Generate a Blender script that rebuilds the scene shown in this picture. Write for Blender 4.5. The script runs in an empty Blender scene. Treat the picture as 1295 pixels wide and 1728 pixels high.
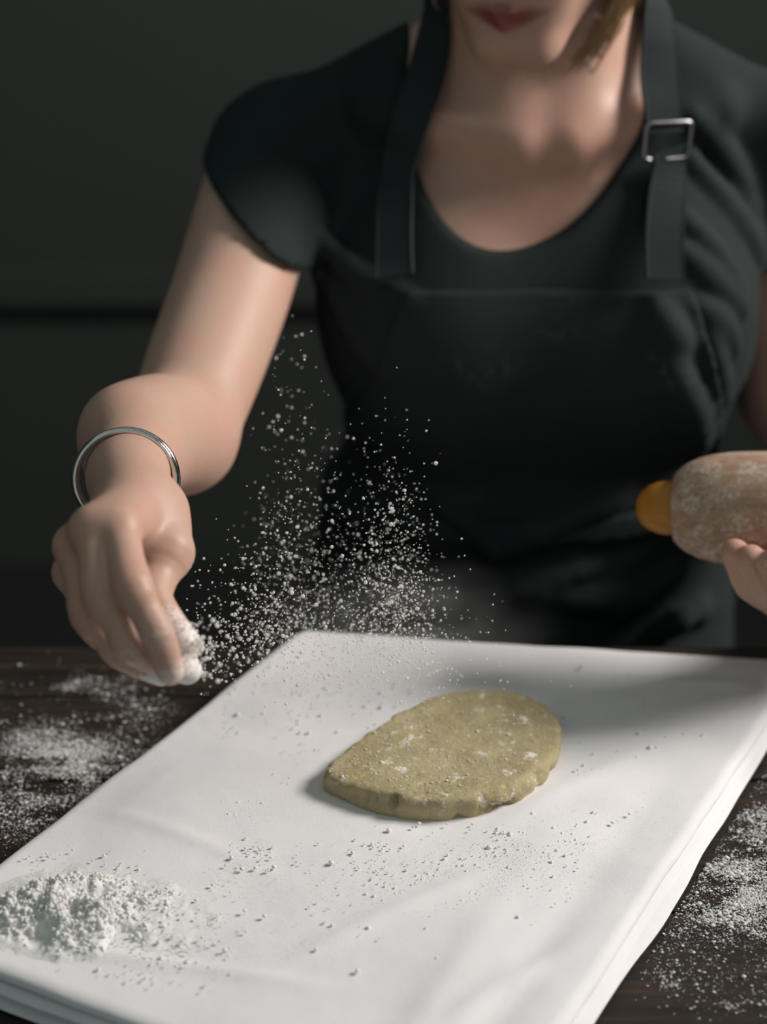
import bpy, bmesh, math, random
import numpy as np
from mathutils import Vector, Matrix

SC = bpy.context.scene
COL = SC.collection
rng = np.random.default_rng(7)
random.seed(7)

# ------------------------------------------------------------------ camera, world, light, exposure
T = 0.95                              # height of the table top
CAM = np.array([0.0, 0.0, T + 0.55])
PITCH = math.radians(22.2)
FPX = 3000.0                          # focal length for a 1295 x 1728 frame
FWD = np.array([0, math.cos(PITCH), -math.sin(PITCH)])
UPV = np.array([0, math.sin(PITCH), math.cos(PITCH)])
XV = np.array([1.0, 0, 0])

cam_data = bpy.data.cameras.new('camera')
cam = bpy.data.objects.new('camera', cam_data)
COL.objects.link(cam)
cam.location = CAM
cam.rotation_euler = (math.pi / 2 - PITCH, 0, 0)
cam_data.sensor_fit = 'VERTICAL'
cam_data.sensor_height = 36.0
cam_data.lens = 36.0 * FPX / 1728.0
cam_data.clip_start = 0.02
cam_data.dof.use_dof = True
cam_data.dof.focus_distance = 0.955
cam_data.dof.aperture_fstop = 4.0
cam_data.dof.aperture_blades = 0
SC.camera = cam

world = bpy.data.worlds.new('world')
SC.world = world
world.use_nodes = True
wb = world.node_tree.nodes['Background']
wb.inputs[0].default_value = (0.80, 0.97, 0.95, 1)
wb.inputs[1].default_value = 0.26

def area(name, loc, target, sx, sy, power, color):
    l = bpy.data.lights.new(name, 'AREA')
    l.shape = 'RECTANGLE'; l.size = sx; l.size_y = sy; l.energy = power; l.color = color
    o = bpy.data.objects.new(name, l); COL.objects.link(o)
    o.location = loc
    o.rotation_euler = (Vector(target) - Vector(loc)).to_track_quat('-Z', 'Y').to_euler()
    return o
WIN_Y0, WIN_Y1, WIN_Z0, WIN_Z1, WALL_X = 0.78, 1.66, 1.98, 2.86, 1.90
# daylight entering through the window of the right wall, lying upright in its opening
area('window_right_offscreen', (WALL_X + .006, (WIN_Y0 + WIN_Y1) / 2, (WIN_Z0 + WIN_Z1) / 2),
     (WALL_X - 1.0, (WIN_Y0 + WIN_Y1) / 2, (WIN_Z0 + WIN_Z1) / 2), WIN_Y1 - WIN_Y0 - .08, WIN_Z1 - WIN_Z0 - .08, 80, (1.0, 0.945, 0.90))

SC.view_settings.view_transform = 'Standard'
SC.view_settings.look = 'None'
SC.view_settings.gamma = 1.0
SC.view_settings.use_curve_mapping = False
SC.view_settings.exposure = 0.14

# ------------------------------------------------------------------ helpers
def W(px, py, d):
    """point at axial depth d (metres) in front of the camera seen at a photograph pixel"""
    return CAM + d * (FWD + (px - 647.5) / FPX * XV + (864.0 - py) / FPX * UPV)

def PZ(px, py, z):
    """point on the horizontal plane z"""
    r = FWD + (px - 647.5) / FPX * XV + (864.0 - py) / FPX * UPV
    return CAM + r * ((z - CAM[2]) / r[2])

def mesh_obj(name, verts, faces, mat, parent=None, smooth=True):
    me = bpy.data.meshes.new(name)
    verts = np.asarray(verts, dtype=np.float32)
    if isinstance(faces, np.ndarray):
        nf, k = faces.shape
        me.vertices.add(len(verts)); me.vertices.foreach_set('co', verts.ravel())
        me.loops.add(nf * k); me.loops.foreach_set('vertex_index', faces.astype(np.int32).ravel())
        me.polygons.add(nf); me.polygons.foreach_set('loop_start', np.arange(0, nf * k, k, dtype=np.int32))
        me.update(calc_edges=True); me.validate()
    else:
        me.from_pydata([tuple(map(float, v)) for v in verts], [], [tuple(int(i) for i in f) for f in faces]); me.update()
    if smooth:
        me.polygons.foreach_set('use_smooth', np.ones(len(me.polygons), dtype=bool))
    if mat: me.materials.append(mat)
    o = bpy.data.objects.new(name, me); COL.objects.link(o)
    if parent: o.parent = parent
    return o

def fix_normals(o):
    bm = bmesh.new(); bm.from_mesh(o.data)
    bmesh.ops.recalc_face_normals(bm, faces=bm.faces); bm.to_mesh(o.data); bm.free()
    return o

def attr(o, name, vals):
    a = o.data.attributes.new(name, 'FLOAT', 'POINT')
    a.data.foreach_set('value', np.asarray(vals, dtype=np.float32))

def empty(name, loc=(0, 0, 0)):
    o = bpy.data.objects.new(name, None); COL.objects.link(o)
    o.location = loc; o.empty_display_size = 0.05
    return o

def tag(o, label=None, cat=None, group=None, kind=None):
    if label: o['label'] = label
    if cat: o['category'] = cat
    if group: o['group'] = group
    if kind: o['kind'] = kind
    return o

def adopt(ch, parent):
    """parent without moving: parts are modelled in world space, their thing's Empty stands at its base"""
    ch.parent = parent
    ch.matrix_parent_inverse = Matrix.Translation(-Vector(parent.location))
    return ch

def box(name, lo, hi, mat, parent=None, bevel=0.0):
    bm = bmesh.new(); bmesh.ops.create_cube(bm, size=1)
    lo, hi = Vector(lo), Vector(hi)
    for v in bm.verts:
        v.co = Vector([lo[i] + (v.co[i] + .5) * (hi[i] - lo[i]) for i in range(3)])
    if bevel > 0:
        bmesh.ops.bevel(bm, geom=bm.edges[:], offset=bevel, segments=2, affect='EDGES', profile=.6)
    me = bpy.data.meshes.new(name); bm.to_mesh(me); bm.free()
    if mat: me.materials.append(mat)
    o = bpy.data.objects.new(name, me); COL.objects.link(o)
    if parent: adopt(o, parent)
    return o

def catmull(pts, n, closed=False):
    P = np.asarray(pts, float)
    m = len(P); out = []
    segs = m if closed else m - 1
    for i in range(segs):
        if closed: p0, p1, p2, p3 = P[(i - 1) % m], P[i], P[(i + 1) % m], P[(i + 2) % m]
        else: p0, p1, p2, p3 = P[max(i - 1, 0)], P[i], P[i + 1], P[min(i + 2, m - 1)]
        for t in np.arange(n) / n:
            out.append(.5 * ((2 * p1) + (p2 - p0) * t + (2 * p0 - 5 * p1 + 4 * p2 - p3) * t * t + (3 * p1 - p0 - 3 * p2 + p3) * t ** 3))
    if not closed: out.append(P[-1])
    return np.array(out)

def tube(path, radii, seg=10, caps=True):
    """tapered tube along a path -> verts, faces (list)"""
    P = np.asarray(path, float); n = len(P)
    tan = np.gradient(P, axis=0); tan /= np.linalg.norm(tan, axis=1)[:, None] + 1e-12
    ref = np.array([0.31, 0.17, 0.93])
    V = []; F = []
    nrm = np.cross(tan[0], ref); nrm /= np.linalg.norm(nrm)
    for i in range(n):
        nrm = nrm - tan[i] * nrm.dot(tan[i]); nrm /= np.linalg.norm(nrm)
        b = np.cross(tan[i], nrm)
        for k in range(seg):
            a = 2 * math.pi * k / seg
            V.append(P[i] + radii[i] * (math.cos(a) * nrm + math.sin(a) * b))
    for i in range(n - 1):
        for k in range(seg):
            F.append((i * seg + k, i * seg + (k + 1) % seg, (i + 1) * seg + (k + 1) % seg, (i + 1) * seg + k))
    if caps:
        F.append(tuple(range(seg))[::-1]); F.append(tuple(range((n - 1) * seg, n * seg)))
    return V, F

# ---- value noise (vectorised)
def _hash(ix, iy, iz, seed):
    h = (ix.astype(np.int64) * 374761393 + iy.astype(np.int64) * 668265263 + iz.astype(np.int64) * 2147483647 + seed * 1274126177) & 0xffffffff
    h = ((h ^ (h >> 13)) * 1274126177) & 0xffffffff
    h = ((h ^ (h >> 16)) * 2246822519) & 0xffffffff
    return ((h ^ (h >> 15)) & 0xffff) / 65535.0
def vnoise(x, y, z=0.0, seed=0):
    x, y, z = np.broadcast_arrays(np.asarray(x, float), np.asarray(y, float), np.asarray(z, float))
    ix, iy, iz = np.floor(x), np.floor(y), np.floor(z)
    fx, fy, fz = x - ix, y - iy, z - iz
    fx, fy, fz = [f * f * (3 - 2 * f) for f in (fx, fy, fz)]
    r = 0
    for dx in (0, 1):
        for dy in (0, 1):
            for dz in (0, 1):
                w = (fx if dx else 1 - fx) * (fy if dy else 1 - fy) * (fz if dz else 1 - fz)
                r = r + w * _hash(ix + dx, iy + dy, iz + dz, seed)
    return r * 2 - 1
def fbm(x, y, z=0.0, oct=4, seed=0):
    a, s, r = 1.0, 1.0, 0
    for i in range(oct):
        r = r + a * vnoise(x * s, y * s, np.asarray(z) * s, seed + i); a *= .5; s *= 2.03
    return r

# ---- implicit surfaces (smooth unions of tapered limbs), polygonised with surface nets
def smin(a, b, k):
    h = np.maximum(k - np.abs(a - b), 0) / k
    return np.minimum(a, b) - h * h * k * .25
def smax(a, b, k):
    return -smin(-a, -b, k)
def f_cone(p1, r1, p2, r2):
    p1 = np.asarray(p1, np.float32); p2 = np.asarray(p2, np.float32); ba = p2 - p1
    l2 = float(ba.dot(ba)) + 1e-12
    def f(X, Y, Z):
        t = ((X - p1[0]) * ba[0] + (Y - p1[1]) * ba[1] + (Z - p1[2]) * ba[2]) / l2
        t = np.clip(t, 0, 1)
        dx, dy, dz = X - p1[0] - t * ba[0], Y - p1[1] - t * ba[1], Z - p1[2] - t * ba[2]
        return np.sqrt(dx * dx + dy * dy + dz * dz) - (r1 + (r2 - r1) * t)
    return f
def f_ell(c, r, R=None):
    """ellipsoid; R rows are its local axes"""
    c = np.asarray(c, np.float32); R = np.eye(3) if R is None else np.asarray(R)
    def f(X, Y, Z):
        dx, dy, dz = X - c[0], Y - c[1], Z - c[2]
        q = [R[i][0] * dx + R[i][1] * dy + R[i][2] * dz for i in range(3)]
        k0 = np.sqrt(sum((q[i] / r[i]) ** 2 for i in range(3))) + 1e-9
        k1 = np.sqrt(sum((q[i] / r[i] ** 2) ** 2 for i in range(3))) + 1e-9
        return k0 * (k0 - 1) / k1
    return f
def f_loft(secs, inflate=0.0, p=2.3):
    """stack of super-elliptic sections (z, cx, cy, a, b)"""
    S = np.array(sorted(secs))
    zs = np.linspace(S[0, 0], S[-1, 0], 200)
    def interp(col):
        y = np.interp(zs, S[:, 0], S[:, col])
        k = np.ones(21) / 21
        return np.convolve(np.pad(y, 10, mode='edge'), k, 'valid')
    tabs = [interp(c) for c in range(1, 5)]
    def f(X, Y, Z):
        Zf = np.asarray(Z)
        cx, cy, a, b = [np.interp(Zf, zs, t).astype(np.float32) for t in tabs]
        a = a + inflate; b = b + inflate
        k0 = (np.abs((X - cx) / a) ** p + np.abs((Y - cy) / b) ** p) ** (1 / p)
        d = (k0 - 1) * np.minimum(a, b)
        d = smax(d, Zf - S[-1, 0], .03)
        return np.maximum(d, S[0, 0] - Zf)
    return f
def f_chain(pts, radii, sub=5):
    P = catmull(pts, sub); R = catmull(np.array(radii)[:, None] * np.ones((1, 3)), sub)[:, 0]
    cs = [f_cone(P[i], R[i], P[i + 1], R[i + 1]) for i in range(len(P) - 1)]
    def f(X, Y, Z):
        r = cs[0](X, Y, Z)
        for c in cs[1:]: r = np.minimum(r, c(X, Y, Z))
        return r
    return f
class Field:
    def __init__(self): self.items = []
    def add(self, f, k=.01): self.items.append((f, k)); return self
    def __call__(self, X, Y, Z):
        r = None
        for f, k in self.items:
            v = f(X, Y, Z)
            r = v + np.zeros(np.broadcast(X, Y, Z).shape, np.float32) if r is None else smin(r, v, k)
        return r
def surface_nets(field, lo, hi, h):
    lo, hi = np.asarray(lo, float), np.asarray(hi, float)
    n = np.maximum(((hi - lo) / h).astype(int) + 1, 3)
    ax = [(lo[i] + h * np.arange(n[i])).astype(np.float32) for i in range(3)]
    D = np.empty(tuple(n), np.float32); B = 22
    for i in range(0, n[0], B):
        for j in range(0, n[1], B):
            for k in range(0, n[2], B):
                g = [ax[q][o:o + B] for q, o in enumerate((i, j, k))]
                # coarse look first: blocks far from the surface need no detail
                c_ = [np.linspace(a_[0], a_[-1], 4).astype(np.float32) for a_ in g]
                v = field(c_[0][:, None, None], c_[1][None, :, None], c_[2][None, None, :])
                if np.abs(v).min() > h * B * .75: D[i:i + B, j:j + B, k:k + B] = v.flat[0]
                else: D[i:i + B, j:j + B, k:k + B] = field(g[0][:, None, None], g[1][None, :, None], g[2][None, None, :])
    S = D < 0
    c = [slice(None, -1), slice(1, None)]
    cnt = np.zeros(tuple(n - 1), np.int8)
    for i in (0, 1):
        for j in (0, 1):
            for k in (0, 1): cnt += S[c[i], c[j], c[k]]
    cells = np.argwhere((cnt > 0) & (cnt < 8))
    idx = -np.ones(tuple(n - 1), np.int64); idx[tuple(cells.T)] = np.arange(len(cells))
    acc = np.zeros((len(cells), 3)); num = np.zeros(len(cells))
    corners = [(i, j, k) for i in (0, 1) for j in (0, 1) for k in (0, 1)]
    for a in corners:
        for ax_i in range(3):
            if a[ax_i]: continue
            b = list(a); b[ax_i] = 1
            va = D[cells[:, 0] + a[0], cells[:, 1] + a[1], cells[:, 2] + a[2]]
            vb = D[cells[:, 0] + b[0], cells[:, 1] + b[1], cells[:, 2] + b[2]]
            m = (va < 0) != (vb < 0)
            t = np.where(m, va / np.where(m, va - vb, 1), 0)
            for q in range(3):
                acc[:, q] += m * (a[q] + (t if q == ax_i else 0))
            num += m
    V = lo + h * (cells + acc / num[:, None])
    F = []
    for a in range(3):
        b, cc = (a + 1) % 3, (a + 2) % 3
        sl0 = [slice(None)] * 3; sl1 = [slice(None)] * 3
        sl0[a] = slice(None, -1); sl1[a] = slice(1, None)
        s0, s1 = S[tuple(sl0)], S[tuple(sl1)]
        e = np.argwhere(s0 != s1)
        ok = (e[:, b] > 0) & (e[:, cc] > 0) & (e[:, b] < n[b] - 1) & (e[:, cc] < n[cc] - 1)
        e = e[ok]
        q = []
        for (db, dc) in ((-1, -1), (0, -1), (0, 0), (-1, 0)):
            x = e.copy(); x[:, b] += db; x[:, cc] += dc
            q.append(idx[tuple(x.T)])
        q = np.array(q).T
        flip = ~S[tuple(e.T)]
        q[flip] = q[flip][:, ::-1]
        F.append(q)
    return V, np.concatenate(F)
def keep_faces(V, F, pred):
    m = pred(V[F].mean(axis=1)); F = F[m]
    used = np.unique(F); mp = -np.ones(len(V), int); mp[used] = np.arange(len(used))
    return V[used], mp[F]
def trace(field, px, py, d0=.9, d1=1.7):
    """first surface point along the line of sight at a pixel"""
    r = FWD + (px - 647.5) / FPX * XV + (864.0 - py) / FPX * UPV
    d = d0
    for _ in range(200):
        p = CAM + r * d
        v = float(field(np.array([p[0]]), np.array([p[1]]), np.array([p[2]]))[0])
        if v < 2e-4 or d > d1: break
        d += max(v * .7, 2e-4)
    return CAM + r * d
def grad(field, p, e=.004):
    g = []
    for i in range(3):
        a = np.array(p, float); b = a.copy(); a[i] += e; b[i] -= e
        g.append(float(field(*[np.array([q]) for q in a])[0] - field(*[np.array([q]) for q in b])[0]))
    g = np.array(g); return g / (np.linalg.norm(g) + 1e-12)

OCT_V = np.array([(1, 0, 0), (-1, 0, 0), (0, 1, 0), (0, -1, 0), (0, 0, 1), (0, 0, -1)], float)
OCT_F = np.array([(0, 2, 4), (2, 1, 4), (1, 3, 4), (3, 0, 4), (2, 0, 5), (1, 2, 5), (3, 1, 5), (0, 3, 5)])
bm = bmesh.new(); bmesh.ops.create_icosphere(bm, subdivisions=1, radius=1)
ICO_V = np.array([v.co[:] for v in bm.verts]); ICO_F = np.array([[v.index for v in f.verts] for f in bm.faces]); bm.free()
bm = bmesh.new(); bmesh.ops.create_icosphere(bm, subdivisions=2, radius=1)
IC2_V = np.array([v.co[:] for v in bm.verts]); IC2_F = np.array([[v.index for v in f.verts] for f in bm.faces]); bm.free()

# ------------------------------------------------------------------ materials
def new_mat(name):
    m = bpy.data.materials.new(name); m.use_nodes = True
    nt = m.node_tree; b = nt.nodes['Principled BSDF']
    return m, nt, b
def nd(nt, typ, **kw):
    n = nt.nodes.new(typ)
    for k, v in kw.items():
        if k.startswith('i_'):
            key = k[2:]; n.inputs[int(key) if key.isdigit() else key.replace('_', ' ')].default_value = v
        else: setattr(n, k, v)
    return n
def ramp(nt, stops):
    r = nt.nodes.new('ShaderNodeValToRGB')
    el = r.color_ramp.elements
    while len(el) < len(stops): el.new(0.5)
    for e, (p, c) in zip(el, stops):
        e.position = p; e.color = (*c, 1) if len(c) == 3 else c
    return r
def mix(nt, fac, a, b):
    m = nt.nodes.new('ShaderNodeMix'); m.data_type = 'RGBA'
    L = nt.links
    for s, v in ((m.inputs[0], fac), (m.inputs[6], a), (m.inputs[7], b)):
        if isinstance(v, bpy.types.NodeSocket): L.new(v, s)
        elif isinstance(v, (int, float)): s.default_value = v
        else: s.default_value = (*v, 1)
    return m.outputs[2]
def math_n(nt, op, a, b=None, clamp=False):
    m = nt.nodes.new('ShaderNodeMath'); m.operation = op; m.use_clamp = clamp
    for s, v in ((m.inputs[0], a), (m.inputs[1], b)):
        if v is None: continue
        if isinstance(v, bpy.types.NodeSocket): nt.links.new(v, s)
        else: s.default_value = v
    return m.outputs[0]
def noise(nt, scale, detail=3, rough=.55, vec=None, dist=0.0):
    n = nd(nt, 'ShaderNodeTexNoise', i_Scale=scale, i_Detail=detail, i_Roughness=rough, i_Distortion=dist)
    if vec is not None: nt.links.new(vec, n.inputs['Vector'])
    return n.outputs['Fac']
def coords(nt, scale=(1, 1, 1)):
    g = nt.nodes.new('ShaderNodeNewGeometry')
    m = nd(nt, 'ShaderNodeMapping'); m.inputs['Scale'].default_value = scale
    nt.links.new(g.outputs['Position'], m.inputs['Vector'])
    return m.outputs['Vector']
def bump(nt, b, h, strength, dist):
    n = nd(nt, 'ShaderNodeBump', i_Strength=strength, i_Distance=dist)
    nt.links.new(h, n.inputs['Height']); nt.links.new(n.outputs[0], b.inputs['Normal'])
def thresh(nt, v, lo, hi):
    m = nd(nt, 'ShaderNodeMapRange'); m.interpolation_type = 'SMOOTHSTEP'
    m.inputs['From Min'].default_value = lo; m.inputs['From Max'].default_value = hi
    nt.links.new(v, m.inputs['Value'])
    return m.outputs[0]
def at_node(nt, name):
    a = nd(nt, 'ShaderNodeAttribute'); a.attribute_name = name
    return a.outputs['Fac']

def simple(name, col, rough=.6, metal=0.0, spec=.5, nscale=None, namt=.0, bscale=None, bstr=.0, bdist=.001):
    m, nt, b = new_mat(name)
    b.inputs['Roughness'].default_value = rough; b.inputs['Metallic'].default_value = metal
    b.inputs['Specular IOR Level'].default_value = spec
    v = coords(nt)
    if nscale:
        f = noise(nt, nscale, 4, .6, v)
        nt.links.new(mix(nt, f, [c * (1 - namt) for c in col], [min(1, c * (1 + namt)) for c in col]), b.inputs['Base Color'])
    else: b.inputs['Base Color'].default_value = (*col, 1)
    if bscale: bump(nt, b, noise(nt, bscale, 4, .6, v), bstr, bdist)
    return m

def mat_skin():
    m, nt, b = new_mat('skin')
    v = coords(nt)
    n1 = noise(nt, 38, 4, .6, v); n2 = noise(nt, 240, 3, .6, v)
    c = mix(nt, thresh(nt, n1, .35, .7), (.535, .358, .272), (.55, .328, .258))
    c = mix(nt, math_n(nt, 'MULTIPLY', n2, .25), c, (.43, .24, .18))
    c = mix(nt, at_node(nt, 'red'), c, (.46, .185, .135))
    c = mix(nt, at_node(nt, 'lip'), c, (.26, .075, .07))
    fl = thresh(nt, math_n(nt, 'ADD', at_node(nt, 'flour'), math_n(nt, 'MULTIPLY', math_n(nt, 'SUBTRACT', noise(nt, 520, 5, .7, v), .5), 1.1)), .35, .85)
    c = mix(nt, fl, c, (.86, .82, .79))
    nt.links.new(c, b.inputs['Base Color'])
    b.inputs['Roughness'].default_value = .48
    b.inputs['Specular IOR Level'].default_value = .35
    b.inputs['Subsurface Weight'].default_value = .12
    b.inputs['Subsurface Radius'].default_value = (1.0, .35, .2)
    b.inputs['Subsurface Scale'].default_value = .008
    bump(nt, b, noise(nt, 900, 3, .6, v), .12, .0006)
    return m

def mat_fabric(name, col, dust=0.0, weave=1400, sheen=.25):
    m, nt, b = new_mat(name)
    v = coords(nt)
    n1 = noise(nt, 30, 4, .6, v)
    c = mix(nt, n1, [x * .8 for x in col], [x * 1.2 for x in col])
    if dust > 0:
        vd = coords(nt, (1.0, 1.0, 1.7))
        big = thresh(nt, noise(nt, 9, 3, .55, vd, 1.2), .56, .78)
        fine = thresh(nt, noise(nt, 160, 4, .7, v), .45, .75)
        msk = math_n(nt, 'MULTIPLY', math_n(nt, 'MULTIPLY', big, fine), dust)
        c = mix(nt, msk, c, (.55, .55, .56))
    nt.links.new(c, b.inputs['Base Color'])
    b.inputs['Roughness'].default_value = .85
    b.inputs['Specular IOR Level'].default_value = .12
    b.inputs['Sheen Weight'].default_value = sheen
    b.inputs['Sheen Roughness'].default_value = .4
    b.inputs['Sheen Tint'].default_value = (.55, .62, .75, 1)
    bump(nt, b, noise(nt, weave, 2, .5, v), .2, .0006)
    return m

def mat_cloth():
    m, nt, b = new_mat('white_linen')
    v = coords(nt)
    n1 = noise(nt, 14, 4, .55, v)
    c = mix(nt, n1, (.77, .75, .76), (.83, .81, .815))
    pw = thresh(nt, noise(nt, 900, 3, .7, v), .60, .72)
    pm = thresh(nt, noise(nt, 16, 3, .6, v), .45, .7)
    c = mix(nt, math_n(nt, 'MULTIPLY', pw, math_n(nt, 'MULTIPLY', pm, .5)), c, (.93, .91, .88))
    nt.links.new(c, b.inputs['Base Color'])
    b.inputs['Roughness'].default_value = .9
    b.inputs['Specular IOR Level'].default_value = .15
    h = math_n(nt, 'ADD', math_n(nt, 'MULTIPLY', noise(nt, 1100, 4, .7, v), math_n(nt, 'ADD', math_n(nt, 'MULTIPLY', pm, .8), .15)),
               math_n(nt, 'MULTIPLY', noise(nt, 60, 3, .5, v), .9))
    bump(nt, b, h, .35, .0012)
    return m

def mat_flour(name='flour', glow=.2):
    m, nt, b = new_mat(name)
    v = coords(nt)
    c = mix(nt, noise(nt, 300, 4, .6, v), (.91, .90, .87), (.97, .965, .945))
    nt.links.new(c, b.inputs['Base Color'])
    b.inputs['Roughness'].default_value = .95
    b.inputs['Specular IOR Level'].default_value = .1
    tr = nd(nt, 'ShaderNodeBsdfTranslucent'); nt.links.new(c, tr.inputs['Color'])
    ms = nd(nt, 'ShaderNodeMixShader'); ms.inputs[0].default_value = glow
    nt.links.new(b.outputs[0], ms.inputs[1]); nt.links.new(tr.outputs[0], ms.inputs[2])
    nt.links.new(ms.outputs[0], nt.nodes['Material Output'].inputs['Surface'])
    if glow < .3: bump(nt, b, noise(nt, 1600, 4, .75, v), .5, .0008)
    return m

def mat_dough():
    m, nt, b = new_mat('shortcrust_dough')
    v = coords(nt)
    n1 = noise(nt, 45, 4, .6, v)
    c = mix(nt, thresh(nt, n1, .3, .7), (.37, .305, .172), (.47, .40, .235))
    c = mix(nt, thresh(nt, noise(nt, 210, 3, .6, v), .60, .72), c, (.56, .47, .16))
    sp = thresh(nt, noise(nt, 110, 5, .72, v), .54, .68)
    pm = thresh(nt, noise(nt, 26, 3, .6, v), .40, .64)
    c = mix(nt, math_n(nt, 'MULTIPLY', sp, pm), c, (.86, .82, .74))
    nt.links.new(c, b.inputs['Base Color'])
    b.inputs['Roughness'].default_value = .7
    b.inputs['Specular IOR Level'].default_value = .25
    b.inputs['Subsurface Weight'].default_value = .1
    b.inputs['Subsurface Radius'].default_value = (1, .8, .35)
    b.inputs['Subsurface Scale'].default_value = .004
    bump(nt, b, noise(nt, 240, 5, .7, v), .8, .0016)
    return m

def mat_wood_table():
    m, nt, b = new_mat('dark_table_wood')
    inf = nd(nt, 'ShaderNodeObjectInfo')
    g = nt.nodes.new('ShaderNodeNewGeometry')
    add = nd(nt, 'ShaderNodeVectorMath'); add.operation = 'MULTIPLY_ADD'
    add.inputs[1].default_value = (1, 1, 1)
    cmb = nd(nt, 'ShaderNodeCombineXYZ')
    nt.links.new(math_n(nt, 'MULTIPLY', inf.outputs['Random'], 7.0), cmb.inputs[0])
    nt.links.new(g.outputs['Position'], add.inputs[0]); nt.links.new(cmb.outputs[0], add.inputs[2])
    mp = nd(nt, 'ShaderNodeMapping'); mp.inputs['Scale'].default_value = (5, 75, 60)
    nt.links.new(add.outputs[0], mp.inputs['Vector'])
    gr = noise(nt, 1.0, 5, .62, mp.outputs[0], .8)
    mp2 = nd(nt, 'ShaderNodeMapping'); mp2.inputs['Scale'].default_value = (22, 420, 300)
    nt.links.new(add.outputs[0], mp2.inputs['Vector'])
    gr2 = noise(nt, 1.0, 3, .6, mp2.outputs[0])
    r = ramp(nt, [(.30, (.006, .0052, .0048)), (.50, (.022, .0155, .0115)), (.66, (.056, .034, .021)), (.8, (.10, .058, .031))])
    nt.links.new(math_n(nt, 'ADD', math_n(nt, 'MULTIPLY', gr, .75), math_n(nt, 'MULTIPLY', gr2, .25)), r.inputs[0])
    nt.links.new(r.outputs[0], b.inputs['Base Color'])
    b.inputs['Roughness'].default_value = .55
    b.inputs['Specular IOR Level'].default_value = .35
    bump(nt, b, math_n(nt, 'ADD', gr, math_n(nt, 'MULTIPLY', gr2, .6)), .5, .0015)
    return m

def mat_pin():
    m, nt, b = new_mat('floury_beech')
    tc = nd(nt, 'ShaderNodeTexCoord')
    mp = nd(nt, 'ShaderNodeMapping'); mp.inputs['Scale'].default_value = (70, 70, 6)
    nt.links.new(tc.outputs['Object'], mp.inputs['Vector'])
    gr = noise(nt, 1.0, 4, .6, mp.outputs[0], 2.0)
    c = mix(nt, thresh(nt, gr, .3, .7), (.27, .155, .09), (.42, .265, .165))
    v = coords(nt)
    d1 = thresh(nt, noise(nt, 380, 6, .8, v), .44, .66)
    d2 = thresh(nt, noise(nt, 40, 4, .65, v, 1.6), .38, .68)
    c = mix(nt, math_n(nt, 'MULTIPLY', math_n(nt, 'ADD', math_n(nt, 'MULTIPLY', d1, .8), .15), math_n(nt, 'ADD', math_n(nt, 'MULTIPLY', d2, .85), .15)), c, (.80, .73, .67))
    nt.links.new(c, b.inputs['Base Color'])
    b.inputs['Roughness'].default_value = .75
    bump(nt, b, noise(nt, 700, 4, .7, v), .3, .0008)
    return m

def mat_wall():
    m, nt, b = new_mat('dark_painted_wall')
    v = coords(nt)
    c = mix(nt, noise(nt, 1.6, 4, .6, v), (.023, .028, .0255), (.032, .037, .033))
    nt.links.new(c, b.inputs['Base Color']); b.inputs['Roughness'].default_value = .8
    bump(nt, b, noise(nt, 60, 4, .6, v), .15, .003)
    return m

M_SKIN = mat_skin()
M_SHIRT = mat_fabric('black_jersey', (.019, .026, .026), 0.0, sheen=.02)
M_APRON = mat_fabric('black_canvas', (.021, .028, .028), .10, 1000, sheen=.03)
M_STRAP = mat_fabric('black_webbing', (.024, .031, .032), 0.0, 1800, sheen=.04)
M_LINEN = mat_cloth()
M_FLOUR = mat_flour()
M_GRAIN = mat_flour('flour_grains', .5)
M_DOUGH = mat_dough()
M_TABLE = mat_wood_table()
M_PIN = mat_pin()
M_WALL = mat_wall()
M_HANDLE = simple('orange_varnished_wood', (.42, .17, .018), .42, 0, .4, 30, .25)
M_SILVER = simple('polished_silver', (.72, .70, .69), .16, 1.0, .5, 300, .06, 500, .05, .0002)
M_BUCKLE = simple('blackened_steel', (.35, .34, .36), .28, 1.0, .5)
M_FLOOR = simple('dark_floor', (.020, .021, .020), .6, 0, .3, 6, .3)
M_FRAME = simple('grey_window_paint', (.30, .30, .29), .5, 0, .5, 8, .1)
M_TROUSER = simple('dark_denim', (.012, .014, .020), .9, 0, .2, 50, .3)
m, nt, b = new_mat('window_glass')
b.inputs['Transmission Weight'].default_value = 1; b.inputs['Roughness'].default_value = .02
M_GLASS = m
m, nt, b = new_mat('blond_hair')
v = coords(nt, (1, 1, .25))
nt.links.new(mix(nt, noise(nt, 260, 3, .6, v), (.20, .115, .052), (.52, .35, .18)), b.inputs['Base Color'])
b.inputs['Roughness'].default_value = .42; b.inputs['Specular IOR Level'].default_value = .4
M_HAIR = m

# ------------------------------------------------------------------ the room
tag(box('floor', (-2.6, -1.2, -0.05), (WALL_X + .1, 3.5, 0), M_FLOOR), kind='structure')
wall = tag(box('wall_back', (-2.6, 3.4, 0), (WALL_X + .1, 3.5, 3.8), M_WALL), kind='structure')
tag(box('baseboard_back', (-2.6, 3.375, 0), (WALL_X, 3.399, .50), M_WALL, bevel=.006), kind='structure')
tag(box('trim_1', (-2.6, 3.345, .56), (WALL_X, 3.399, .64), M_WALL, bevel=.012), kind='structure')
tag(box('wall_left', (-2.7, -1.2, 0), (-2.6, 3.5, 3.8), M_WALL), kind='structure')
wr = empty('wall_right', (WALL_X, 1.0, 0)); tag(wr, kind='structure')
for lo, hi in (((WALL_X, -1.2, 0), (WALL_X + .1, WIN_Y0, 3.8)), ((WALL_X, WIN_Y1, 0), (WALL_X + .1, 3.4, 3.8)),
               ((WALL_X, WIN_Y0, 0), (WALL_X + .1, WIN_Y1, WIN_Z0)), ((WALL_X, WIN_Y0, WIN_Z1), (WALL_X + .1, WIN_Y1, 3.8))):
    box('wall_panel', lo, hi, M_WALL, wr)
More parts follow.
